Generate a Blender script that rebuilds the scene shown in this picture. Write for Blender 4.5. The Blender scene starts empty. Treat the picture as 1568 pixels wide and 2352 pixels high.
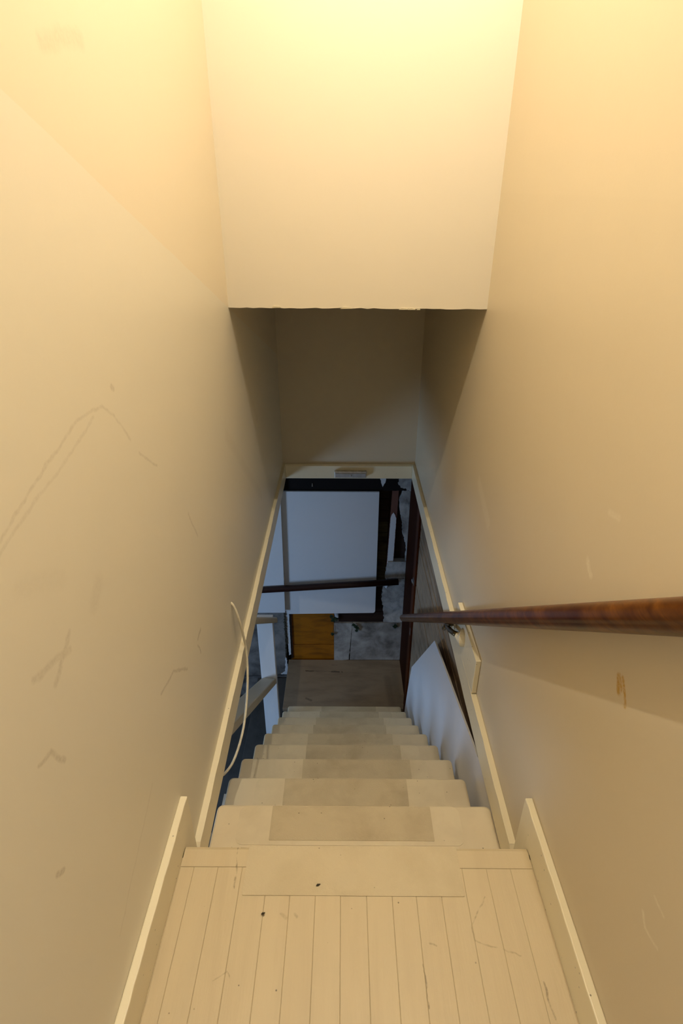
import bpy, math, random
from mathutils import Vector, Matrix
rnd = random.Random(7)
D = bpy.data
SC = bpy.context.scene
COL = SC.collection
EYE = 1.25          # eye height over the upper landing; all z below are measured from the eye level

# ------------------------------------------------------------------ camera, light, exposure
cam_data = D.cameras.new('camera')
cam = D.objects.new('camera', cam_data); COL.objects.link(cam)
cam_data.sensor_fit = 'VERTICAL'; cam_data.sensor_height = 36.0
cam_data.lens = 1248.6 / 2352 * 36.0
cam_data.clip_start = 0.01
P_, Y_, R_ = 0.47612, 0.00415, 0.00203
f = Vector((-math.sin(Y_) * math.cos(P_), math.cos(Y_) * math.cos(P_), -math.sin(P_)))
r = f.cross(Vector((0, 0, 1))).normalized(); u = r.cross(f)
c_, s_ = math.cos(R_), math.sin(R_)
rr, uu = c_ * r + s_ * u, -s_ * r + c_ * u
cam.matrix_world = Matrix(((rr.x, uu.x, -f.x, 0), (rr.y, uu.y, -f.y, 0), (rr.z, uu.z, -f.z, EYE), (0, 0, 0, 1)))
SC.camera = cam

SC.view_settings.view_transform = 'Standard'
SC.view_settings.look = 'None'
SC.view_settings.exposure = 0.0
SC.view_settings.gamma = 1.0
SC.view_settings.use_curve_mapping = False

w = D.worlds.new('sky'); SC.world = w; w.use_nodes = True
w.node_tree.nodes['Background'].inputs[0].default_value = (0.35, 0.5, 0.8, 1)
w.node_tree.nodes['Background'].inputs[1].default_value = 1.0

def lamp(name, loc, power, col, radius):
    l = D.lights.new(name, 'POINT'); l.energy = power; l.color = col; l.shadow_soft_size = radius
    o = D.objects.new(name, l); COL.objects.link(o); o.location = (loc[0], loc[1], loc[2] + EYE); return o
# bare warm bulbs of the stair light, just above the frame
lamp('stair_bulb', (0.28, 0.95, 1.12), 27.5, (1.0, 0.955, 0.90), 0.02)
lamp('landing_bulb', (-0.34, 0.66, 1.42), 60.0, (1.0, 0.94, 0.80), 0.012)
# daylight coming through the low basement window in the left wall
al = D.lights.new('window_daylight', 'AREA'); al.shape = 'RECTANGLE'; al.size = 0.9; al.size_y = 0.45
al.energy = 31.0; al.color = (0.39, 0.62, 1.0)
ao = D.objects.new('window_daylight', al); COL.objects.link(ao)
ao.location = (-2.36, 1.85, -2.68 + EYE)
ao.rotation_euler = (0, math.radians(-90), math.radians(0))
ao.rotation_euler = Vector((1, 0.30, 0.10)).to_track_quat('-Z', 'Z').to_euler()

# ------------------------------------------------------------------ materials
def newmat(name):
    m = D.materials.new(name); m.use_nodes = True
    nt = m.node_tree; b = nt.nodes['Principled BSDF']
    return m, nt, b
def N(nt, t, **kw):
    n = nt.nodes.new(t)
    for k, v in kw.items():
        if k.startswith('i_'): n.inputs[k[2:].replace('_', ' ')].default_value = v
        else: setattr(n, k, v)
    return n
def math_(nt, op, a, b=None, clamp=False):
    n = nt.nodes.new('ShaderNodeMath'); n.operation = op; n.use_clamp = clamp
    for i, v in enumerate((a, b)):
        if v is None: continue
        if isinstance(v, (int, float)): n.inputs[i].default_value = v
        else: nt.links.new(v, n.inputs[i])
    return n.outputs[0]
def noise(nt, vec, scale, detail=4, rough=.55, dist=0.0):
    n = N(nt, 'ShaderNodeTexNoise'); n.inputs['Scale'].default_value = scale
    n.inputs['Detail'].default_value = detail; n.inputs['Roughness'].default_value = rough
    n.inputs['Distortion'].default_value = dist
    nt.links.new(vec, n.inputs['Vector']); return n.outputs['Fac']
def ramp(nt, fac, lo, hi):
    n = N(nt, 'ShaderNodeMapRange'); n.inputs['From Min'].default_value = lo; n.inputs['From Max'].default_value = hi
    nt.links.new(fac, n.inputs['Value']); return n.outputs['Result']
def mix(nt, fac, a, b):
    n = N(nt, 'ShaderNodeMix', data_type='RGBA')
    if isinstance(fac, (int, float)): n.inputs[0].default_value = fac
    else: nt.links.new(fac, n.inputs[0])
    for i, v in ((6, a), (7, b)):
        if isinstance(v, tuple): n.inputs[i].default_value = (*v, 1)
        else: nt.links.new(v, n.inputs[i])
    return n.outputs[2]
def scaled(nt, vec, sx, sy, sz):
    n = N(nt, 'ShaderNodeVectorMath', operation='MULTIPLY'); n.inputs[1].default_value = (sx, sy, sz)
    nt.links.new(vec, n.inputs[0]); return n.outputs[0]

def stroke_group():
    g = D.node_groups.new('stroke', 'ShaderNodeTree')
    for nm, t in (('P', 'NodeSocketVector'), ('A', 'NodeSocketVector'), ('B', 'NodeSocketVector'), ('W', 'NodeSocketFloat')):
        g.interface.new_socket(nm, in_out='INPUT', socket_type=t)
    g.interface.new_socket('Mask', in_out='OUTPUT', socket_type='NodeSocketFloat')
    gi = g.nodes.new('NodeGroupInput'); go = g.nodes.new('NodeGroupOutput')
    def vm(op, a, b=None):
        n = g.nodes.new('ShaderNodeVectorMath'); n.operation = op
        g.links.new(a, n.inputs[0])
        if b is not None: g.links.new(b, n.inputs[1])
        return n
    pa = vm('SUBTRACT', gi.outputs['P'], gi.outputs['A']).outputs[0]
    ba = vm('SUBTRACT', gi.outputs['B'], gi.outputs['A']).outputs[0]
    d1 = vm('DOT_PRODUCT', pa, ba).outputs['Value']; d2 = vm('DOT_PRODUCT', ba, ba).outputs['Value']
    h = math_(g, 'DIVIDE', d1, d2, True)
    n = g.nodes.new('ShaderNodeVectorMath'); n.operation = 'SCALE'; g.links.new(ba, n.inputs[0]); g.links.new(h, n.inputs['Scale'])
    dist = vm('LENGTH', vm('SUBTRACT', pa, n.outputs[0]).outputs[0]).outputs['Value']
    q = math_(g, 'DIVIDE', dist, gi.outputs['W'])
    mr = g.nodes.new('ShaderNodeMapRange'); mr.inputs['From Min'].default_value = 1.0; mr.inputs['From Max'].default_value = 0.35
    g.links.new(q, mr.inputs['Value']); g.links.new(mr.outputs[0], go.inputs['Mask'])
    return g
STROKE = stroke_group()
def strokes(nt, pos, segs):
    """segs: (A, B, width, strength) in world metres -> one mask of worn marks"""
    nz = N(nt, 'ShaderNodeTexNoise'); nz.inputs['Scale'].default_value = 35; nt.links.new(pos, nz.inputs['Vector'])
    sub = N(nt, 'ShaderNodeVectorMath', operation='SUBTRACT'); nt.links.new(nz.outputs['Color'], sub.inputs[0]); sub.inputs[1].default_value = (.5, .5, .5)
    sc = N(nt, 'ShaderNodeVectorMath', operation='SCALE'); nt.links.new(sub.outputs[0], sc.inputs[0]); sc.inputs['Scale'].default_value = 0.012
    ad = N(nt, 'ShaderNodeVectorMath', operation='ADD'); nt.links.new(pos, ad.inputs[0]); nt.links.new(sc.outputs[0], ad.inputs[1])
    tot = None
    for a, b, wd, st in segs:
        g = nt.nodes.new('ShaderNodeGroup'); g.node_tree = STROKE
        nt.links.new(ad.outputs[0], g.inputs['P'])
        g.inputs['A'].default_value = a; g.inputs['B'].default_value = b; g.inputs['W'].default_value = wd
        v = math_(nt, 'MULTIPLY', g.outputs[0], st * .72)
        tot = v if tot is None else math_(nt, 'MAXIMUM', tot, v)
    br = ramp(nt, noise(nt, pos, 220, 2), .38, .6)
    return math_(nt, 'MULTIPLY', tot, math_(nt, 'ADD', math_(nt, 'MULTIPLY', br, .45), .55))

def paint(name, col, dark=None, rough=.5, grime=.25, scale=3.0, specks=0.0, cut=(.45, .75), bump=.06, bscale=60, stretch=(1, 1, 1), segs=None,
          segcol=(.25, .19, .12), edge=None, speckcol=(.07, .05, .03), spec=.5):
    m, nt, b = newmat(name)
    geo = N(nt, 'ShaderNodeNewGeometry'); pos = scaled(nt, geo.outputs['Position'], *stretch)
    dark = dark or tuple(c * .8 for c in col)
    c = col
    if edge: c = edge(nt, geo.outputs['Position'], col)
    fac = math_(nt, 'MULTIPLY', ramp(nt, noise(nt, pos, scale, 6, .6, .3), *cut), grime)
    out = mix(nt, fac, c, dark)
    if specks:
        vo = N(nt, 'ShaderNodeTexVoronoi'); vo.inputs['Scale'].default_value = 42.0; nt.links.new(geo.outputs['Position'], vo.inputs['Vector'])
        s1 = ramp(nt, vo.outputs['Distance'], .085, .045)
        sx = N(nt, 'ShaderNodeSeparateColor'); nt.links.new(vo.outputs['Color'], sx.inputs[0])
        s2 = ramp(nt, sx.outputs[0], 1 - specks * .75, 1 - specks * .75 + .15)
        out = mix(nt, math_(nt, 'MULTIPLY', math_(nt, 'MULTIPLY', s1, s2), .8), out, speckcol)
    if segs:
        out = mix(nt, strokes(nt, geo.outputs['Position'], segs), out, segcol)
    nt.links.new(out, b.inputs['Base Color'])
    b.inputs['Roughness'].default_value = rough
    b.inputs['Specular IOR Level'].default_value = spec
    if bump:
        bp = N(nt, 'ShaderNodeBump'); bp.inputs['Strength'].default_value = bump; bp.inputs['Distance'].default_value = .004
        nt.links.new(noise(nt, pos, bscale, 5, .6), bp.inputs['Height']); nt.links.new(bp.outputs[0], b.inputs['Normal'])
    return m

def wood(name, c1, c2, rough=.35, axis=1, scale=14, c3=None, coat=0.0, bump=.1, spec=.3):
    m, nt, b = newmat(name)
    geo = N(nt, 'ShaderNodeNewGeometry')
    st = [6.0, 6.0, 6.0]; st[axis] = .5
    pos = scaled(nt, geo.outputs['Position'], *st)
    g = noise(nt, pos, scale, 6, .65, .4)
    out = mix(nt, ramp(nt, g, .35, .65), c1, c2)
    if c3: out = mix(nt, ramp(nt, noise(nt, geo.outputs['Position'], 9, 5), .5, .72), out, c3)
    nt.links.new(out, b.inputs['Base Color'])
    b.inputs['Roughness'].default_value = rough; b.inputs['Specular IOR Level'].default_value = spec; b.inputs['Coat Weight'].default_value = coat; b.inputs['Coat Roughness'].default_value = .25
    bp = N(nt, 'ShaderNodeBump'); bp.inputs['Strength'].default_value = bump; bp.inputs['Distance'].default_value = .002
    nt.links.new(g, bp.inputs['Height']); nt.links.new(bp.outputs[0], b.inputs['Normal'])
    return m
def simple(name, col, rough=.5, metal=0.0):
    m, nt, b = newmat(name)
    geo = N(nt, 'ShaderNodeNewGeometry')
    out = mix(nt, ramp(nt, noise(nt, geo.outputs['Position'], 40, 4), .35, .7), col, tuple(c * .75 for c in col))
    nt.links.new(out, b.inputs['Base Color']); b.inputs['Roughness'].default_value = rough; b.inputs['Metallic'].default_value = metal
    return m

def lw(pts, wd, st):   # strokes on the left wall, (y, z) pairs
    return [((-.375, a[0], a[1] + EYE), (-.375, b[0], b[1] + EYE), wd, st) for a, b in zip(pts, pts[1:])]
def rw(pts, wd, st):
    return [((.4385, a[0], a[1] + EYE), (.4385, b[0], b[1] + EYE), wd, st) for a, b in zip(pts, pts[1:])]
def fl(pts, wd, st):
    return [((a[0], a[1], 0), (b[0], b[1], 0), wd, st) for a, b in zip(pts, pts[1:])]

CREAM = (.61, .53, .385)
CREAM_LIT = (.78, .715, .565)
TRIM = (.80, .71, .50)

segsL = (lw([(.513, -.301), (.64, -.26), (.742, -.235), (.824, -.241), (.859, -.268), (.907, -.326)], .004, .28)
         + lw([(.504, -.315), (.568, -.297), (.68, -.276), (.787, -.249)], .004, .22)
         + lw([(.935, -.361), (1.011, -.419)], .004, .35) + lw([(1.163, -.606), (1.214, -.698)], .005, .4)
         + lw([(.491, -.485), (.53, -.495), (.575, -.51)], .007, .3) + lw([(.527, -.526), (.55, -.509), (.586, -.488)], .007, .35)
         + lw([(.823, -.85), (.906, -.866), (.99, -.936)], .005, .5) + lw([(1.1, -.936), (1.127, -.931)], .007, .7)
         + lw([(1.09, -.95), (1.105, -.99)], .005, .6) + lw([(.859, .206), (.923, .228), (.989, .241)], .016, .22)
         + lw([(.413, -.75), (.43, -.766)], .005, .6) + lw([(.452, -.588), (.479, -.597), (.498, -.636)], .005, .45)
         + lw([(.87, -.224), (.876, -.229)], .007, .5) + lw([(.486, -1.058), (.706, -.97)], .004, .22)
         + lw([(1.96, -.365), (2.271, -.716)], .03, .12) + lw([(1.656, -.58), (2.236, -1.074)], .03, .12)
         + lw([(.66, -.50), (.69, -.48)], .02, .15) + lw([(.52, -.37), (.60, -.41)], .02, .08))
segsR = (rw([(.653, -.628), (.640, -.650)], .007, 1.35) + rw([(.640, -.622), (.622, -.640), (.616, -.655)], .006, 1.35) + rw([(.650, -.625), (.636, -.640)], .006, 1.2))
segsR2 = (rw([(.441, -.879), (.426, -.895), (.397, -.886)], .004, .5) + rw([(.433, -.83), (.41, -.829)], .004, .4)
          + rw([(.828, -.525), (.809, -.541)], .010, .45) + rw([(1.609, -.723), (1.456, -.784)], .03, .25) + rw([(.798, -.409), (.768, -.405)], .008, .25))

def left_shadow_edge(nt, pos, col):
    # shadow edge painted into the colour, paler below, running down towards the bulkhead
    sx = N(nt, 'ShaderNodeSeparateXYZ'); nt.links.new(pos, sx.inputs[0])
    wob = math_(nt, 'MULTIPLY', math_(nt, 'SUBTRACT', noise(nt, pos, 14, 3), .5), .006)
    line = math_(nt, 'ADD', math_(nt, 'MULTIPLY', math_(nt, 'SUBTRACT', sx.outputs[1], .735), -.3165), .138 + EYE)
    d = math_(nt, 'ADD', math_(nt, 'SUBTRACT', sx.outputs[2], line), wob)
    return mix(nt, ramp(nt, d, -.001, .001), CREAM_LIT, col)
def right_edge(nt, pos, col):
    sx = N(nt, 'ShaderNodeSeparateXYZ'); nt.links.new(pos, sx.inputs[0])
    line = math_(nt, 'ADD', math_(nt, 'MULTIPLY', math_(nt, 'SUBTRACT', sx.outputs[1], .814), .065), .037 + EYE)
    d = math_(nt, 'SUBTRACT', sx.outputs[2], line)
    return mix(nt, strokes(nt, pos, segsR2), mix(nt, ramp(nt, d, -.003, .003), tuple(c * .985 for c in col), col), (.92, .86, .68))

M = {}
M['wall_left'] = paint('cream_paint_left', (.78, .68, .50), grime=.07, rough=.42, bump=.05, segs=segsL, edge=left_shadow_edge, segcol=(.30, .23, .13))
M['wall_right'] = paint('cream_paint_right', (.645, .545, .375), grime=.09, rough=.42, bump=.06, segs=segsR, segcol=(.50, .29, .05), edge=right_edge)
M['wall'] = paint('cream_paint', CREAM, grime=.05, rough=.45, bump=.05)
M['trim'] = paint('cream_gloss', TRIM, grime=.12, rough=.35, bump=.05, specks=.6)
segsF = (fl([(-.239, .752), (-.233, .714), (-.230, .664)], .0022, .8) + fl([(.301, .649), (.265, .597), (.264, .571), (.312, .556), (.347, .546)], .0022, .5)
         + fl([(.158, .53), (.157, .464)], .002, .8) + fl([(.38, .504), (.38, .475)], .0025, .8) + fl([(.38, .475), (.383, .45)], .0022, .5)
         + fl([(-.126, .615), (-.116, .608)], .005, .35) + fl([(-.098, .615), (-.093, .61)], .004, .4)
         + fl([(.173, .566), (.185, .561)], .0022, .6) + fl([(-.241, .504), (-.219, .518)], .0018, .5) + fl([(-.217, .516), (-.203, .496)], .0018, .5)
         + fl([(-.163, .616), (-.1615, .613)], .0035, 1.4) + fl([(-.052, .671), (-.050, .669)], .0035, 1.4)
         + fl([(-.23, .755), (-.18, .7545)], .004, .9) + fl([(.04, .755), (.09, .7545)], .003, .6) + fl([(.15, .755), (.19, .7545)], .003, .6))
M['floor'] = paint('cream_floor_paint', (.565, .455, .275), dark=(.40, .30, .17), grime=.35, scale=2.2, rough=.5, specks=.35, bump=.12, bscale=30, stretch=(8, .8, 1), segs=segsF, segcol=(.10, .065, .03))
M['tread'] = paint('cream_tread_paint', (.66, .555, .37), dark=(.42, .33, .20), grime=.4, scale=4, rough=.5, specks=.75, bump=.08, bscale=50)
M['mat'] = paint('painted_smooth_mat', (.655, .555, .37), dark=(.42, .33, .20), grime=.45, scale=6, rough=.55, specks=.6, bump=.10, bscale=80)
M['landing_mat'] = paint('painted_landing_mat', (.575, .475, .30), dark=(.42, .33, .19), grime=.5, scale=6, rough=.7, specks=.7, bump=.35, bscale=220)
M['seam'] = paint('painted_seam', (.50, .40, .24), grime=.5, rough=.7)
M['grip'] = paint('painted_grit_strip', (.55, .455, .29), dark=(.35, .27, .16), grime=.6, scale=7, rough=.75, specks=.8, bump=.5, bscale=260)
M['rail'] = wood('varnished_rail', (.050, .013, .002), (.150, .052, .006), rough=.30, axis=1, scale=10, c3=(.040, .010, .002), coat=.10, spec=.22)
M['rail2'] = wood('dark_varnished_rail', (.020, .006, .004), (.038, .012, .007), rough=.35, axis=0, scale=10)
M['door'] = wood('dark_red_timber', (.050, .010, .0015), (.090, .022, .003), rough=.6, axis=2, scale=10, spec=.12)
M['door_dark'] = wood('dark_door_leaf', (.026, .005, .001), (.040, .009, .002), rough=.65, axis=2, scale=10, spec=.06)
M['lintel'] = paint('sooty_beam', (.012, .009, .008), dark=(.005, .004, .004), grime=.6, rough=.9, bump=.3, bscale=40, spec=.15)
M['boards'] = wood('weathered_boards', (.24, .165, .10), (.36, .26, .165), rough=.7, axis=1, scale=7, c3=(.19, .13, .08))
M['ochre'] = paint('ochre_board', (.36, .115, .0005), dark=(.07, .02, .0005), grime=.7, scale=5, rough=.5, bump=.2, bscale=30, stretch=(1, 1, 4))
M['brown'] = wood('old_brown_board', (.016, .006, .003), (.030, .012, .006), rough=.7, axis=0, scale=8)
M['olive'] = wood('mouldy_board', (.045, .034, .012), (.085, .065, .025), rough=.8, axis=0, scale=12, c3=(.02, .010, .005), bump=.5)
M['batten'] = paint('red_brown_batten', (.16, .06, .035), dark=(.06, .02, .012), grime=.5, rough=.7)
M['white'] = paint('white_sheet', (.72, .70, .69), dark=(.60, .58, .56), grime=.15, rough=.5, bump=.05)
M['white_old'] = paint('dirty_white_paint', (.66, .65, .64), dark=(.38, .36, .33), grime=.4, scale=9, rough=.6, bump=.2, specks=.5)
M['plaster'] = paint('broken_plaster', cut=(.36, .66), col=(.50, .475, .44), dark=(.13, .115, .10), grime=.85, scale=9, rough=.9, bump=.7, bscale=60, specks=.9)
M['cement'] = paint('stained_cement', cut=(.36, .66), col=(.43, .395, .35), dark=(.11, .09, .075), grime=.9, scale=6, rough=.9, bump=.5, bscale=40, specks=.9)
M['mould'] = paint('mouldy_cement', cut=(.36, .66), col=(.24, .215, .19), dark=(.03, .026, .022), grime=.95, scale=5, rough=.9, bump=.6, bscale=40, specks=1)
M['dark'] = paint('dark_cavity', (.020, .013, .010), grime=.5, rough=.9)
M['slate'] = paint('dirty_concrete', (.075, .066, .055), dark=(.03, .025, .02), grime=.7, scale=4, rough=.85, bump=.3, specks=.6)
M['lower'] = paint('worn_landing_board', (.30, .215, .13), dark=(.14, .095, .055), grime=.7, scale=5, rough=.6, bump=.15, specks=.8, stretch=(.6, 2, 1),
                   segs=[((-.32, 3.585, -3.413 + EYE), (-.26, 3.584, -3.413 + EYE), .011, 1.2), ((-.095, 3.578, -3.413 + EYE), (-.035, 3.576, -3.413 + EYE), .011, 1.2),
                         ((-.26, 3.583, -3.413 + EYE), (-.09, 3.579, -3.413 + EYE), .004, .9), ((-.01, 3.578, -3.413 + EYE), (-.008, 3.572, -3.413 + EYE), .008, 1.2),
                         ((.38, 3.51, -3.413 + EYE), (.40, 3.21, -3.413 + EYE), .04, .45), ((-.10, 3.66, -3.413 + EYE), (-.05, 3.66, -3.413 + EYE), .004, .8),
                         ((-.30, 3.27, -3.413 + EYE), (-.26, 3.25, -3.413 + EYE), .016, .8)], segcol=(.03, .015, .008))
M['post'] = paint('pale_post_paint', (.74, .73, .72), dark=(.62, .60, .58), grime=.3, scale=5, rough=.5, stretch=(3, 3, .4), bump=.12)
M['guard'] = paint('beige_rail_paint', (.52, .44, .30), dark=(.42, .35, .24), grime=.3, rough=.5)
M['cable'] = simple('white_cable_sheath', (.78, .70, .52), .4)
M['brass'] = simple('aged_brass', (.12, .085, .035), .35, .8)
M['steel'] = simple('brushed_steel', (.55, .55, .55), .35, 1.0)
M['alu'] = simple('brushed_aluminium', (.62, .60, .57), .4, .7)
M['diffuser'] = simple('milky_plastic', (.40, .40, .40), .35)
M['leaf'] = simple('dark_ivy_leaf', (.012, .030, .012), .45)
M['stem'] = simple('brown_stem', (.05, .04, .02), .7)
M['ceil'] = paint('ceiling_paint', (.82, .78, .68), grime=.05)
M['glass'], _nt, _b = newmat('window_glass')
_b.inputs['Transmission Weight'].default_value = 1; _b.inputs['Roughness'].default_value = .02; _b.inputs['IOR'].default_value = 1.45

# ------------------------------------------------------------------ mesh builder
WORLD = {}
class MB:
    def __init__(s): s.v = []; s.f = []
    def box(s, x0, x1, y0, y1, z0, z1):
        n = len(s.v)
        s.v += [(x, y, z) for x in (x0, x1) for y in (y0, y1) for z in (z0, z1)]
        s.f += [tuple(n + i for i in q) for q in ((0, 1, 3, 2), (4, 6, 7, 5), (0, 4, 5, 1), (2, 3, 7, 6), (0, 2, 6, 4), (1, 5, 7, 3))]
        return s
    def hexa(s, bottom, top):
        """bottom and top: four corners each, same winding"""
        n = len(s.v); s.v += list(bottom) + list(top)
        s.f += [(n + 3, n + 2, n + 1, n), (n + 4, n + 5, n + 6, n + 7)] + [(n + i, n + (i + 1) % 4, n + 4 + (i + 1) % 4, n + 4 + i) for i in range(4)]
        return s
    def prism(s, pts, axis, a, b):
        """2D outline extruded along an axis. axis x: pts=(y,z); y: (x,z); z: (x,y)"""
        n = len(s.v); k = len(pts)
        def p3(p, d):
            return (d, p[0], p[1]) if axis == 'x' else (p[0], d, p[1]) if axis == 'y' else (p[0], p[1], d)
        s.v += [p3(p, a) for p in pts] + [p3(p, b) for p in pts]
        s.f += [tuple(range(n, n + k)), tuple(range(n + 2 * k - 1, n + k - 1, -1))]
        s.f += [(n + i, n + k + i, n + k + (i + 1) % k, n + (i + 1) % k) for i in range(k)]
        return s
    def strip(s, xs, rows):
        """bar swept through rows; rows: list of four-corner loops"""
        n = len(s.v)
        for q in rows: s.v += q
        for i in range(len(rows) - 1):
            for j in range(4):
                s.f.append((n + 4 * i + j, n + 4 * i + (j + 1) % 4, n + 4 * i + 4 + (j + 1) % 4, n + 4 * i + 4 + j))
        e = n + 4 * (len(rows) - 1)
        s.f += [(n + 3, n + 2, n + 1, n), (e, e + 1, e + 2, e + 3)]
        return s
    def tube(s, pts, rad, seg=10, prof=None, up=Vector((0, 0, 1))):
        pts = [Vector(p) for p in pts]; n = len(s.v)
        for i, p in enumerate(pts):
            d = (pts[min(i + 1, len(pts) - 1)] - pts[max(i - 1, 0)]).normalized()
            a = d.cross(up)
            if a.length < 1e-4: a = d.cross(Vector((1, 0, 0)))
            a.normalize(); b = a.cross(d)
            rd = rad[i] if isinstance(rad, (list, tuple)) else rad
            for k in range(seg):
                t = 2 * math.pi * k / seg
                q = prof(t) if prof else 1.0
                s.v.append(tuple(p + rd * q * (math.cos(t) * a + math.sin(t) * b)))
        for i in range(len(pts) - 1):
            for k in range(seg):
                s.f.append((n + i * seg + k, n + i * seg + (k + 1) % seg, n + (i + 1) * seg + (k + 1) % seg, n + (i + 1) * seg + k))
        e = n + (len(pts) - 1) * seg
        s.f += [tuple(range(n + seg - 1, n - 1, -1)), tuple(range(e, e + seg))]
        return s
    def build(s, name, mat, parent=None, kind=None, label=None, cat=None, group=None, bevel=0, smooth=False, seg=2):
        vs = [Vector((a, b, c + EYE)) for a, b, c in s.v]
        lo = Vector([min(v[i] for v in vs) for i in range(3)]); hi = Vector([max(v[i] for v in vs) for i in range(3)])
        org = Vector(((lo.x + hi.x) / 2, (lo.y + hi.y) / 2, lo.z))
        me = D.meshes.new(name); me.from_pydata([tuple(v - org) for v in vs], [], s.f)
        import bmesh
        bm = bmesh.new(); bm.from_mesh(me); bmesh.ops.recalc_face_normals(bm, faces=bm.faces); bm.to_mesh(me); bm.free()
        me.materials.append(mat)
        if smooth:
            for p in me.polygons: p.use_smooth = True
        o = D.objects.new(name, me); COL.objects.link(o)
        WORLD[o] = org
        if parent is not None:
            o.parent = parent; o.location = org - WORLD[parent]
        else: o.location = org
        if bevel:
            b = o.modifiers.new('bevel', 'BEVEL'); b.width = bevel; b.segments = seg; b.limit_method = 'ANGLE'; b.angle_limit = math.radians(35)
        props(o, kind, label, cat, group)
        return o
def props(o, kind=None, label=None, cat=None, group=None):
    for k, v in (('kind', kind), ('label', label), ('category', cat), ('group', group)):
        if v: o[k] = v
def empty(name, loc, label, cat, group=None, kind=None):
    o = D.objects.new(name, None); COL.objects.link(o); o.empty_display_size = .05
    o.location = (loc[0], loc[1], loc[2] + EYE); WORLD[o] = Vector(o.location)
    props(o, kind, label, cat, group); return o
def box(*a): return MB().box(*a)
def jit(a): return rnd.uniform(-a, a)
def round_rect(x0, x1, y0, y1, rad, corners=(1, 1, 1, 1), n=5):
    out = []
    for i, (cx, cy, a0) in enumerate(((x1, y1, 0), (x0, y1, 90), (x0, y0, 180), (x1, y0, 270))):
        rd = rad if corners[i] else 0
        ccx = cx - rd if cx == x1 else cx + rd
        ccy = cy - rd if cy == y1 else cy + rd
        if not rd: out.append((cx, cy)); continue
        for k in range(n + 1):
            t = math.radians(a0 + 90 * k / n); out.append((ccx + rd * math.cos(t), ccy + rd * math.sin(t)))
    return out

# ------------------------------------------------------------------ setting: stair shaft
XL, XR = -.375, .4385
YB = 3.11            # far wall of the shaft
YR = -.45            # the shaft walls end here, the hall lies behind
TOP = 2.35
def zt(y): return -1.372 + .0465 * (y - .86)     # top of the sloping trim under the walls
def zb(y): return -1.457 + .0460 * (y - 1.0)     # its lower edge, the basement ceiling level

def side_wall(name, x, sgn, mat):
    m = MB()
    pts = [(YR, -1.26), (.74, -1.26), (.742, zb(.742) + .012), (YB + .12, zb(YB) + .012), (YB + .12, TOP), (YR, TOP)]
    m.prism(pts, 'x', x, x + sgn * .10)
    return m.build(name, mat, kind='structure', label='')
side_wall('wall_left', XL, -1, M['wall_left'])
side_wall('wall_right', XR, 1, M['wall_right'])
# bulkhead: slightly out of square, with a chipped lower edge
m = MB(); rows = []
nseg = 40
for i in range(nseg + 1):
    t = i / nseg; x = XL + (XR - XL) * t; yf = 1.866 + (1.772 - 1.866) * t
    zz = -.219 + .008 * t + (jit(.0016) if 0 < i < nseg else 0)
    rows.append([(x, yf, zz), (x, yf, TOP), (x, YB, TOP), (x, YB, zz)])
m.strip(None, rows)
front = m.build('wall_front', M['wall'], kind='structure')
# fragments of lifted paint left along its lower edge
for t, wd in ((.19, .012), (.205, .005), (.69, .016), (.72, .012), (.745, .006), (.47, .02)):
    x = XL + (XR - XL) * t; yf = 1.866 - .094 * t
    MB().hexa([(x - wd, yf - .002, -.2165), (x + wd, yf - .002, -.216), (x + wd, yf, -.216), (x - wd, yf, -.2165)],
              [(x - wd * .5, yf - .004, -.211), (x + wd * .6, yf - .003, -.212), (x + wd * .6, yf, -.212), (x - wd * .5, yf, -.211)]).build('paint_chip', M['trim'], front)
m = MB().hexa([(XL, YB, zb(YB)), (XR, YB, zb(YB)), (XR, YB + .10, zb(YB)), (XL, YB + .10, zb(YB))], [(XL, YB, -.19), (XR, YB, -.19), (XR, YB + .10, -.19), (XL, YB + .10, -.19)])
m.build('wall_back', M['wall'], kind='structure')
box(-1.6, 1.7, -2.6, -2.5, -1.26, TOP).build('wall_rear', M['wall'], kind='structure')
box(-1.6, 1.7, -2.5, YR - .001, -1.36, -1.25).build('floor_hall', M['floor'], kind='structure')
box(-1.6, 1.7, -2.6, YR - .101, TOP, TOP + .08).build('ceiling_hall', M['ceil'], kind='structure')
box(XL - .1, XR + .1, YR - .1, YB + .12, TOP, TOP + .08).build('ceiling', M['ceil'], kind='structure')

# trims around the foot of the shaft
def trim_side(name, xw, xf):
    rows = []
    n = 60
    for i in range(n + 1):
        y = .80 + (YB - .80) * i / n
        j = jit(.0009)
        lowcut = .03 if i == 0 else 0
        rows.append([(xw, y, zb(y)), (xf + (j if i % 2 else 0) * .5, y, zb(y) + jit(.0008)), (xf + j * (1 if xf > xw else -1), y, zt(y) - lowcut), (xw, y, zt(y) - lowcut)])
    return MB().strip(None, rows).build(name, M['trim'], kind='structure')
trim_side('trim_1', XL, XL + .017)
trim_side('trim_2', XR, XR - .017)
box(XL + .0172, XR - .0172, YB - .016, YB, zb(YB) - .002, -1.2775).build('trim_3', M['trim'], kind='structure', bevel=.002)
MB().prism([(YB - .020, -1.277), (YB, -1.277), (YB, -1.268), (YB - .012, -1.268)], 'x', XL + .001, XR - .001).build('trim_4', M['trim'], kind='structure')

# baseboards of the upper landing
def baseboard(name, xw, xf):
    rows = []; n = 50
    for i in range(n + 1):
        y = YR + (.815 - YR) * i / n
        j = jit(.0008) * (1 if xf > xw else -1)
        zl = -1.40 if y > .757 else -1.252
        rows.append([(xw, y, zl), (xf, y, zl), (xf + j, y, -1.1605), (xw, y, -1.1605)])
    o = MB().strip(None, rows).build(name, M['trim'], kind='structure', bevel=.0025)
    return o
baseboard('baseboard_left', XL, XL + .0165)
baseboard('baseboard_right', XR, XR - .0165)

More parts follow.
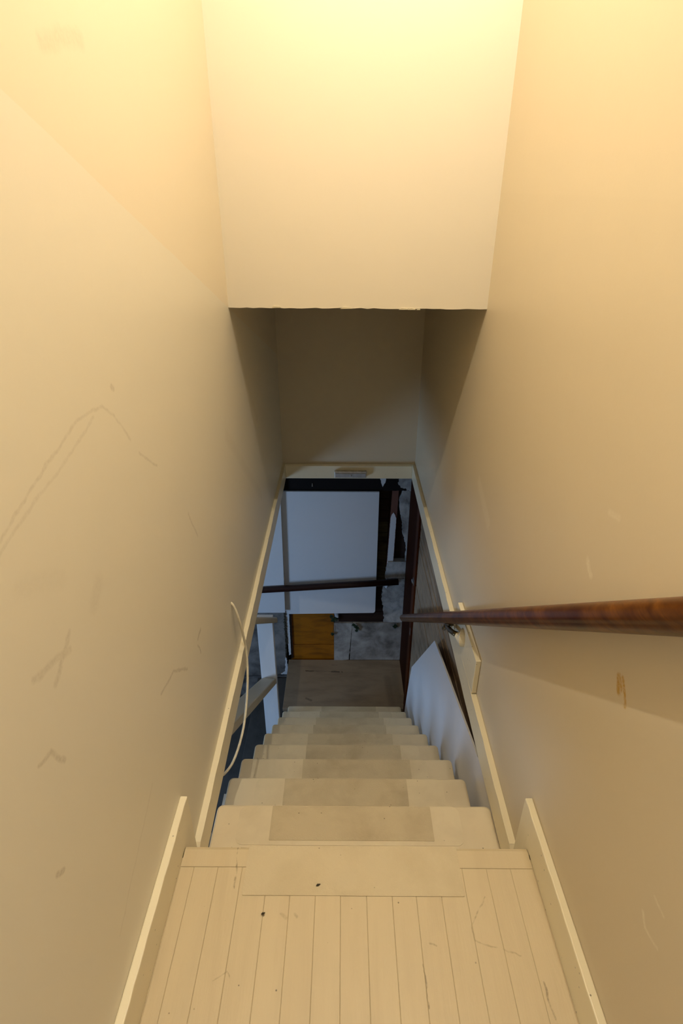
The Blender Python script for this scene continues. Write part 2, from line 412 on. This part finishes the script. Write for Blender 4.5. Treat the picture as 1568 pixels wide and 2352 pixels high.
# upper landing floor: boards run towards the stairs, nosing board across their ends
fl_o = box(XL + .001, XR - .001, YR + .001, .728, -1.40, -1.2514).build('floor', M['seam'], kind='structure')
edges = [-.357, -.327, -.274, -.2205, -.163, -.1105, -.0565, -.003, .052, .106, .157, .2105, .264, .318, .371, .4205]
for a, b in zip(edges, edges[1:]):
    dz = jit(.0003)
    box(a + .0004, b - .0004, YR + .01, .7077, -1.2513, -1.25 + dz).build('floorboard', M['floor'], fl_o, bevel=.0006, seg=1)
MB().prism([(.7085, -1.275), (.7085, -1.25), (.746, -1.25), (.7525, -1.2525), (.7555, -1.259), (.7545, -1.268), (.75, -1.275)], 'x', -.357, .4205).build('nosing', M['floor'], fl_o)
MB().prism(round_rect(-.212, .260, .650, .7545, .003), 'z', -1.2496, -1.2484).build('grip_mat', M['landing_mat'], fl_o)
# a few crumbs of dirt lying on the boards
for x, y, s in ((-.051, .670, .0042), (-.162, .6145, .0036)):
    MB().tube([(x - s, y - s * .4, -1.2470), (x - s * .3, y, -1.2457), (x + s, y + s * .5, -1.2470)], [s * .25, s * .55, s * .2], 6).build(
        'dirt_crumb', M['stem'], label='dark crumb of dirt on the grip mat at the landing edge' if x > -.1 else 'dark crumb of dirt on the cream floorboards below the grip mat', cat='dirt')

# ------------------------------------------------------------------ main staircase
Y0, G, RI, H = .756, .248, .2163, 1.25
st = empty('staircase', (.02, 1.9, -3.413), 'steep cream-painted wooden staircase with grip strips descending between the walls', 'stairs')
x_left = [None, -.358, -.392, -.408, -.405, -.408, -.409, -.413, -.419, -.414]
mats = {1: (-.291, .331, -.199, .250), 2: (-.296, .343, -.198, .220), 3: (-.302, .338, -.159, .271), 4: (-.296, .350, -.167, .266), 5: (-.310, .345, -.18, .258), 6: (-.30, .345, -.17, .25), 7: (-.30, .345, -.17, .26), 8: (-.30, .34, -.16, .25), 9: (-.30, .34, -.16, .25)}
box(-.357, .4205, .718, .7345, -1.466 + .001, -1.2755).build('riser', M['tread'], st)
for i in range(1, 10):
    z = -H - RI * i; yf = Y0 + G * i; yb = yf - G - .020
    xl, xr = x_left[i], .434 + (.006 if i > 2 else -.010)
    t = .030
    # nosing with rounded front and rounded plan corners
    outl = round_rect(xl, xr, yb, yf, .016, (1, 1, 0, 0), 4)
    tr = MB().prism(outl, 'z', z - t, z).build('tread', M['tread'], st, bevel=.006, seg=2)
    a, b, c, d = mats[i]
    MB().prism(round_rect(a, b, yf - .118 if i > 1 else yf - .1165, yf - .004, .022, (1, 1, 1, 1)), 'z', z - .0002, z + .0009).build('smooth_strip', M['mat'], tr)
    MB().prism(round_rect(c, d, yf - .104, yf - .005, .002), 'z', z + .0007, z + .0020).build('grip_strip', M['grip'], tr)
    zn = z - RI + (.001 if i < 9 else .002)
    box(xl + .010, xr - .012, yf - .040, yf - .022, zn, z - t - .0005).build('riser', M['tread'], st)
# cut strings under the treads
for xa, xb in ((-.405, -.375), (.395, .425)):
    pts = []
    for i in range(1, 10):
        z = -H - RI * i - .0305; y1 = Y0 + G * i - .041
        pts += [(y1 - G + .001, z), (y1, z)]
    pts[0] = (.80, pts[0][1])
    pts += [(Y0 + G * 9 - .041, -3.412), (Y0 + G * 9 - .32, -3.412), (.80, -1.78)]
    MB().prism(pts, 'x', xa, xb).build('string', M['post'], st)

# ------------------------------------------------------------------ basement shell
ZF = -4.30
YW = 3.73            # plaster face of the far basement wall
# ceiling of the basement around the shaft
m = MB().box(-2.6, XL - .1, -1.2, 4.0, -1.36, -1.26).box(XR + .1, .9, -1.2, 4.0, -1.36, -1.26).box(XL - .1, XR + .1, YB + .10, 4.0, -1.36, -1.26)
m.build('ceiling_basement', M['ceil'], kind='structure')
box(-2.6, .95, -1.2, 4.0, ZF - .1, ZF).build('floor_basement', M['slate'], kind='structure')
m = MB().box(-2.6, -2.5, -1.2, 1.2, ZF, -1.36).box(-2.6, -2.5, 2.6, 4.0, ZF, -1.36).box(-2.6, -2.5, 1.2, 2.6, ZF, -3.05).box(-2.6, -2.5, 1.2, 2.6, -2.35, -1.36)
m.build('wall_basement_left', M['slate'], kind='structure')
win = MB().box(-2.58, -2.53, 1.2, 1.25, -3.05, -2.35).box(-2.58, -2.53, 2.55, 2.6, -3.05, -2.35).box(-2.58, -2.53, 1.25, 2.55, -3.05, -3.0).box(-2.58, -2.53, 1.25, 2.55, -2.40, -2.35).build('window_1', M['white_old'], kind='structure')
box(-2.558, -2.552, 1.25, 2.55, -3.0, -2.40).build('pane', M['glass'], win)
box(-2.6, .95, -1.3, -1.2, ZF, -1.36).build('wall_basement_front', M['slate'], kind='structure')
# lower landing
box(-.485, .512, 3.165, 3.728, -3.445, -3.413).build('floor_landing', M['lower'], kind='structure', bevel=.003)
box(-.475, .50, 3.185, 3.85, ZF, -3.446).build('wall_landing_base', M['slate'], kind='structure')

# second flight turning left from the landing
s2 = empty('staircase', (-.9, 2.9, ZF), 'dark grey steps turning left below the lower landing', 'stairs')
for k, (xa, xb, z) in enumerate(((-.777, -.4855, -3.63), (-1.06, -.7775, -3.85), (-1.35, -1.0605, -4.07))):
    box(xa, xb, 2.0, 3.725, z - .04, z).build('tread', M['slate'], s2, bevel=.004)
    box(xa + .015, xb - .001, 2.02, 3.724, ZF, z - .0405).build('step_base', M['slate'], s2)

# ------------------------------------------------------------------ far basement wall with its broken finishes
wb = box(-2.6, .95, 3.86, 4.0, ZF, -1.36).build('wall_basement_back', M['dark'], kind='structure')
def poly(name, mat, pts, y0, y1, parent=wb, ragged=0, only=None, **kw):
    out = []
    k = len(pts)
    for i in range(k):
        a, b = pts[i], pts[(i + 1) % k]
        out.append(a)
        if ragged and (only is None or i in only):
            n = max(2, int(math.dist(a, b) / .012))
            for q in range(1, n):
                t = q / n; out.append((a[0] + (b[0] - a[0]) * t + jit(ragged), a[1] + (b[1] - a[1]) * t + jit(ragged)))
    return MB().prism(out, 'y', y0, y1).build(name, mat, parent, **kw)
# sooty beam under the ceiling
lin = poly('lintel', M['lintel'], [(-1.3, -1.738), (.545, -1.733), (.545, -1.37), (-1.3, -1.37)], 3.715, 3.859, None, .002, (0,), kind='structure')
poly('plaster_patch', M['white_old'], [(.271, -1.625), (.314, -1.625), (.311, -1.668), (.299, -1.690), (.294, -1.703), (.285, -1.680)], 3.711, 3.7148, lin, .003)
poly('plaster_patch', M['plaster'], [(.42, -1.62), (.528, -1.60), (.53, -1.732), (.475, -1.731), (.468, -1.712), (.428, -1.706), (.405, -1.668)], 3.710, 3.7148, lin, .005)
poly('hook', M['steel'], [(-.239, -1.70), (-.231, -1.70), (-.232, -1.675), (-.236, -1.672)], 3.709, 3.7148, lin)
# boards seen in the gap right of the white sheet
zz = -1.742
while zz > -2.62:
    hgt = rnd.choice((.085, .095, .10))
    box(.22, .352, 3.765, 3.858, zz - hgt + .004, zz).build('board', M['olive'] if zz < -1.95 else M['brown'], wb, bevel=.002, seg=1)
    zz -= hgt
box(.352, .60, 3.786, 3.858, -2.66, -1.74).build('backing_board', M['brown'], wb)
box(.20, .36, 3.76, 3.858, -2.90, -2.62).build('board', M['brown'], wb, bevel=.002)
box(-.04, .37, 3.742, 3.858, -2.997, -2.895).build('board', M['brown'], wb, bevel=.002)
# batten: bare red-brown head, white-painted shaft with a pointed end of paint
bt = MB().hexa([(.349, 3.748, -2.53), (.407, 3.748, -2.53), (.407, 3.785, -2.53), (.349, 3.785, -2.53)], [(.372, 3.748, -1.742), (.42, 3.748, -1.742), (.42, 3.785, -1.742), (.372, 3.785, -1.742)]).build('batten', M['batten'], wb)
poly('white_paint', M['white'], [(.351, -2.528), (.372, -2.528), (.405, -2.36), (.409, -2.10), (.411, -1.985), (.401, -1.955), (.388, -1.935), (.376, -1.952), (.367, -1.985), (.362, -2.2)], 3.7425, 3.7478, bt, .0012)
# plaster remains at the right
poly('plaster_patch', M['plaster'], [(.4535, -1.738), (.545, -1.738), (.545, -2.372), (.505, -2.372), (.507, -2.25), (.495, -2.20), (.472, -2.13), (.462, -2.03), (.447, -1.96), (.436, -1.90), (.425, -1.83), (.43, -1.80), (.445, -1.77)], 3.73, 3.859, wb, .006, (1, 2, 3, 4, 5, 6, 7, 8, 9, 10, 11, 12))
poly('plaster_patch', M['plaster'], [(.362, -2.376), (.545, -2.374), (.545, -2.535), (.345, -2.538), (.352, -2.44)], 3.728, 3.859, wb, .004, (2, 3, 4))
poly('plaster_patch', M['plaster'], [(.335, -2.605), (.36, -2.55), (.545, -2.54), (.545, -2.992), (.352, -2.994), (.346, -2.88), (.333, -2.79), (.318, -2.74), (.328, -2.67)], 3.73, 3.859, wb, .006, (4, 5, 6, 7, 8))
poly('plaster_patch', M['white_old'], [(-.074, -2.895), (-.036, -2.895), (-.036, -2.96), (-.074, -2.962)], 3.75, 3.859, wb, .003)
# cement slabs at the foot, split by a crack
crack = [(.078, -2.997), (.079, -3.06), (.074, -3.12), (.071, -3.2), (.066, -3.28), (.063, -3.34), (.061, -3.405)]
poly('cement_slab', M['cement'], [(-.078, -2.998)] + [(x - .001 - .007 * i / 6, z) for i, (x, z) in enumerate(crack)] + [(.0, -3.413), (-.05, -3.42), (-.079, -3.42)], 3.722, 3.859, wb, .002, (1, 2, 3, 4, 5, 6, 7, 8))
poly('cement_slab', M['cement'], [(.545, -2.994), (.545, -3.408), (.4, -3.408)] + [(x + .001, z - .004 * (i == 6)) for i, (x, z) in reversed(list(enumerate(crack)))], 3.724, 3.859, wb, .002, (1, 3, 4, 5, 6, 7, 8))
# ochre boards in the recess at the left
box(-.462, -.079, 3.757, 3.858, -3.262, -2.88).build('ochre_board', M['ochre'], wb, bevel=.002)
box(-.462, -.079, 3.752, 3.858, -3.46, -3.266).build('ochre_board', M['ochre'], wb, bevel=.003)
box(-.462, -.446, 3.742, 3.7515, -3.41, -2.88).build('reveal', M['brown'], wb)
poly('white_strip', M['white_old'], [(-.497, -2.86), (-.463, -2.86), (-.463, -3.36), (-.482, -3.372), (-.488, -3.2)], 3.735, 3.859, wb, .002)
# left cement with mould, below the left white sheet
poly('cement_slab', M['mould'], [(-1.5, -2.50), (-.505, -2.50), (-.507, -3.10), (-.513, -3.60), (-.62, -3.60), (-1.5, -3.64)], 3.73, 3.859, wb, .004, (1, 2, 3))
poly('cement_slab', M['mould'], [(-1.5, -3.66), (-.62, -3.625), (-.49, -3.622), (-.49, ZF), (-1.5, ZF)], 3.745, 3.859, wb)
poly('plaster_drip', M['white_old'], [(-.515, -3.38), (-.523, -3.55), (-.565, -3.585), (-.50, -3.592), (-.498, -3.50), (-.503, -3.40)], 3.724, 3.7298, wb, .004)
poly('crumbling_mortar', M['stem'], [(-.508, -2.85), (-.498, -2.84), (-.494, -3.0), (-.496, -3.3), (-.504, -3.4), (-.507, -3.1)], 3.722, 3.75, wb, .006)

# loose white sheets fixed to the wall
poly('wall_sheet', M['white'], [(-.52, -1.735), (.268, -1.736)] + [(.270, -2.84), (.268, -2.852), (.262, -2.860), (.254, -2.864)] + [(-.470, -2.880), (-.470, -2.846), (-.52, -2.846)], 3.695, 3.712, None,
     label='large smooth white sheet covering the middle of the broken basement wall', cat='panel')
poly('wall_sheet', M['white'], [(-1.3, -1.40), (-.4685, -1.40), (-.478, -2.3), (-.4855, -2.835), (-1.3, -2.845)], 3.655, 3.694, None,
     label='white sheet at the left of the far basement wall, above the stained cement', cat='panel')

# right basement side: weathered horizontal boards, door and pale sheet beside the stairs
wr = box(.525, .95, -1.2, 3.86, ZF, -1.36).build('wall_basement_right', M['dark'], kind='structure')
zs = [-1.37, -1.47, -1.555, -1.635, -1.715, -1.78, -1.848, -1.972, -2.058, -2.158, -2.262, -2.362, -2.47, -2.58, -2.69, -2.80, -2.92, -3.04, -3.16, -3.28, -3.41]
for a, b in zip(zs, zs[1:]):
    j = jit(.0015)
    gap = .010 if b in (-1.715, -1.848, -2.158) else .006
    box(.500 + j, .5245, .4, 3.083 - .0, b + gap, a).build('board', M['boards'], wr, bevel=.0015, seg=1)
pts = [(.90, -1.36), (1.261, -1.578), (2.112, -1.806), (2.735, -2.566), (2.803, -2.78), (2.885, -3.10), (2.91, -3.405), (2.5, -3.405), (.86, -1.98)]
MB().prism(pts, 'x', .455, .4625).build('stair_side_sheet', M['white'], None, label='pale pointed sheet fixed along the right side of the stairs', cat='panel')
dr = empty('door_1', (.52, 3.4, -3.41), '', '', kind='structure')
for k in ('label', 'category'):
    if k in dr: del dr[k]
box(.486, .5245, 3.0835, 3.165, -3.41, -1.362).build('door_frame', M['door'], dr, bevel=.003)
box(.492, .5245, 3.1655, 3.22, -3.41, -1.362).build('door_stop', M['door'], dr, bevel=.003)
box(.506, .5245, 3.2205, 3.7205, -3.41, -1.362).build('door_leaf', M['door_dark'], dr, bevel=.002)
# latch plate with its tongue, and the small catch lower down
lp = box(.4835, .4858, 3.092, 3.142, -2.165, -2.125).build('latch_plate', M['steel'], dr, bevel=.001)
MB().tube([(.480, 3.098, -2.145), (.480, 3.138, -2.145)], .008, 10).build('latch_tongue', M['steel'], lp)
box(.4835, .4858, 3.09, 3.115, -2.60, -2.545).build('catch', M['steel'], dr, bevel=.001)

# ------------------------------------------------------------------ guard rail at the left of the stairs
gr = empty('guard_rail', (-.51, 2.8, -3.63), 'pale timber guard rail with square post at the foot of the stairs', 'railing')
box(-.560, -.457, 2.80, 2.845, -3.63, -2.222).build('post', M['post'], gr, bevel=.002)
def sloped(name, x0, x1, ya, yb_, za, sl, th):
    zb_ = za + sl * (ya - yb_)
    return MB().hexa([(x0, ya, za - th), (x1, ya, za - th), (x1, yb_, zb_ - th), (x0, yb_, zb_ - th)], [(x0, ya, za), (x1, ya, za), (x1, yb_, zb_), (x0, yb_, zb_)]).build(name, M['guard'], gr, bevel=.008)
sloped('mid_rail', -.560, -.459, 2.7985, 1.30, -2.730, .755, .056)
sloped('top_rail', -.585, -.43, 2.85, 1.30, -2.248, .79, .046)

# ------------------------------------------------------------------ handrails
def railprof(t):
    # a groove along the side that faces the stairs
    d = abs(((t - math.radians(205) + math.pi) % (2 * math.pi)) - math.pi)
    return 1.0 - .07 * math.exp(-(d / .16) ** 2)
RX = .400
hr = empty('handrail', (RX, 1.3, -1.05), 'long varnished brown wooden handrail sloping down the right wall', 'handrail')
def rail_z(y): return -.4021 - .7905 * (y - .5143)
n = 24; pts = []; rad = []
for i in range(n + 1):
    y = -.12 + (2.888 + .12) * i / n; pts.append((RX, y, rail_z(y))); rad.append(.0236)
for e, q in ((.010, .0195), (.016, .012)):
    pts.append((RX, 2.888 + e, rail_z(2.888 + e))); rad.append(q)
MB().tube(pts, rad, 48, railprof).build('rail', M['rail'], hr, smooth=True)
# timber packing block, rose and bracket arm
box(.4215, .438, 1.315, 1.623, -1.345, -1.208).build('packing_block', M['trim'], hr, bevel=.002)
br = empty('bracket', (.41, 1.5, -1.27), None, None); br.parent = hr; br.location = WORLD[br] - WORLD[hr]
MB().tube([(.4214, 1.500, -1.268), (.417, 1.500, -1.268), (.411, 1.505, -1.270), (.404, 1.515, -1.268)], [.034, .033, .018, .012], 20).build('rose', M['trim'], br, smooth=False)
MB().tube([(.408, 1.512, -1.268), (.400, 1.535, -1.280), (.394, 1.575, -1.300), (RX - .004, 1.640, -1.333)], [.011, .010, .0095, .009], 12).build('arm', M['brass'], br, smooth=True)
y0, y1 = 1.600, 1.672
MB().hexa([(RX - .010, y0, rail_z(y0) - .0385), (RX + .010, y0, rail_z(y0) - .0385), (RX + .010, y1, rail_z(y1) - .0385), (RX - .010, y1, rail_z(y1) - .0385)],
          [(RX - .010, y0, rail_z(y0) - .0290), (RX + .010, y0, rail_z(y0) - .0290), (RX + .010, y1, rail_z(y1) - .0290), (RX - .010, y1, rail_z(y1) - .0290)]).build('saddle', M['brass'], br, bevel=.002)
MB().tube([(RX - .004, 1.690, rail_z(1.690) - .052), (RX - .004, 1.664, rail_z(1.664) - .040)], [.0085, .0085], 12).build('screw', M['brass'], br)

h2 = empty('handrail', (-.1, 3.64, -2.6), 'dark handrail crossing the white sheets on the far basement wall', 'handrail')
MB().tube([(-1.25, 3.64, -2.64), (-.66, 3.64, -2.594), (0, 3.64, -2.543), (.445, 3.64, -2.508)], .0265, 24, railprof).build('rail', M['rail2'], h2, smooth=True)
b2 = MB().tube([(.355, 3.727, -2.60), (.355, 3.70, -2.60), (.355, 3.672, -2.585), (.355, 3.652, -2.548)], [.022, .012, .010, .010], 14).build('bracket', M['white_old'], h2, smooth=True)

# ------------------------------------------------------------------ small things
lt = box(-.056, .140, YB - .040, YB - .0165, -1.347, -1.306).build('sensor_light', M['alu'], None, label='slim aluminium stick-on sensor light on the cream trim over the basement opening', cat='lamp', bevel=.002)
box(-.051, .135, YB - .0425, YB - .0402, -1.343, -1.317).build('diffuser', M['diffuser'], lt, bevel=.0015)
MB().tube([(.043, YB - .0426, -1.330), (.043, YB - .0445, -1.330), (.043, YB - .0455, -1.330)], [.006, .005, .002], 12).build('sensor', M['alu'], lt, smooth=True)

# white cable looping out of the left wall and down past the trim
cp = [(-.377, 1.479, -1.106), (-.366, 1.476, -1.122), (-.352, 1.474, -1.180), (-.347, 1.487, -1.262), (-.343, 1.490, -1.345), (-.340, 1.434, -1.446), (-.344, 1.338, -1.530), (-.353, 1.215, -1.535), (-.366, 1.130, -1.50), (-.378, 1.09, -1.46)]
def smooth_path(p, sub=6):
    p = [Vector(q) for q in p]; out = []
    for i in range(len(p) - 1):
        a, b, c, d = p[max(i - 1, 0)], p[i], p[i + 1], p[min(i + 2, len(p) - 1)]
        for k in range(sub):
            t = k / sub
            out.append(.5 * ((2 * b) + (c - a) * t + (2 * a - 5 * b + 4 * c - d) * t * t + (3 * b - a - 3 * c + d) * t ** 3))
    return out + [p[-1]]
MB().tube(smooth_path(cp), .0042, 10, up=Vector((1, 0, 0))).build('cable', M['cable'], None, label='loose white cable looping out of a hole in the left wall', cat='cable', smooth=True)

# ivy creeping through the broken wall
def leaf(parent, x, y, z, s, rot):
    out = [(0, -1), (.45, -.75), (1.0, -.55), (.62, -.12), (.85, .35), (.32, .42), (0, 1.0), (-.32, .42), (-.85, .35), (-.62, -.12), (-1.0, -.55), (-.45, -.75)]
    ca, sa = math.cos(rot), math.sin(rot)
    vs = []
    for a, b in out:
        vs.append((x + s * (a * ca - b * sa), y - .25 * s * abs(a), z + s * (a * sa + b * ca)))
    m = MB(); k = len(vs)
    m.v = vs + [(x, y - .15 * s, z)] + [(a, b + .0012, c) for a, b, c in vs] + [(x, y - .15 * s + .0012, z)]
    for i in range(k):
        j = (i + 1) % k
        m.f += [(i, j, k), (k + 1 + j, k + 1 + i, 2 * k + 1), (j, i, k + 1 + i, k + 1 + j)]
    m.build('leaf', M['leaf'], parent)
def ivy(label, yy, leaves, stem):
    o = empty('ivy_sprig', (leaves[0][0], yy, leaves[0][1]), label, 'ivy', 'ivy on the far basement wall')
    MB().tube([(a, yy + .004, b) for a, b in stem], .0018, 6).build('stem', M['stem'], o)
    for a, b, s, rt in leaves: leaf(o, a, yy - .003, b, s, rt)
ivy('dark ivy cluster at the top right corner of the ochre board', 3.708, [(-.100, -2.905, .020, .4), (-.088, -2.936, .021, 1.2), (-.068, -2.930, .016, 3.2), (-.052, -2.945, .014, 5), (-.095, -2.958, .014, 2.2), (-.076, -2.962, .013, 3.6)], [(-.09, -2.86), (-.092, -2.91), (-.085, -2.96)])
ivy('single dark ivy leaf lower down at the right edge of the ochre board', 3.705, [(-.092, -3.096, .020, .9)], [(-.085, -3.0), (-.082, -3.05), (-.09, -3.09)])
ivy('dark ivy sprig hanging over the crack between the cement slabs', 3.705, [(.088, -2.998, .018, 2.0), (.106, -3.012, .022, 1.1), (.122, -3.035, .020, 2.6), (.117, -3.062, .017, 3.2)], [(.08, -2.98), (.105, -3.01), (.118, -3.06)])
ivy('small star-shaped ivy sprig beside the end of the long handrail', 3.708, [(.447, -2.998, .014, .1), (.434, -3.014, .013, 1.6), (.460, -3.014, .013, 4.6), (.447, -3.028, .014, 3.1)], [(.447, -2.99), (.447, -3.03)])

for o in D.objects:
    for k in ('label', 'category', 'group'):
        if k in o and o[k] == '': del o[k]
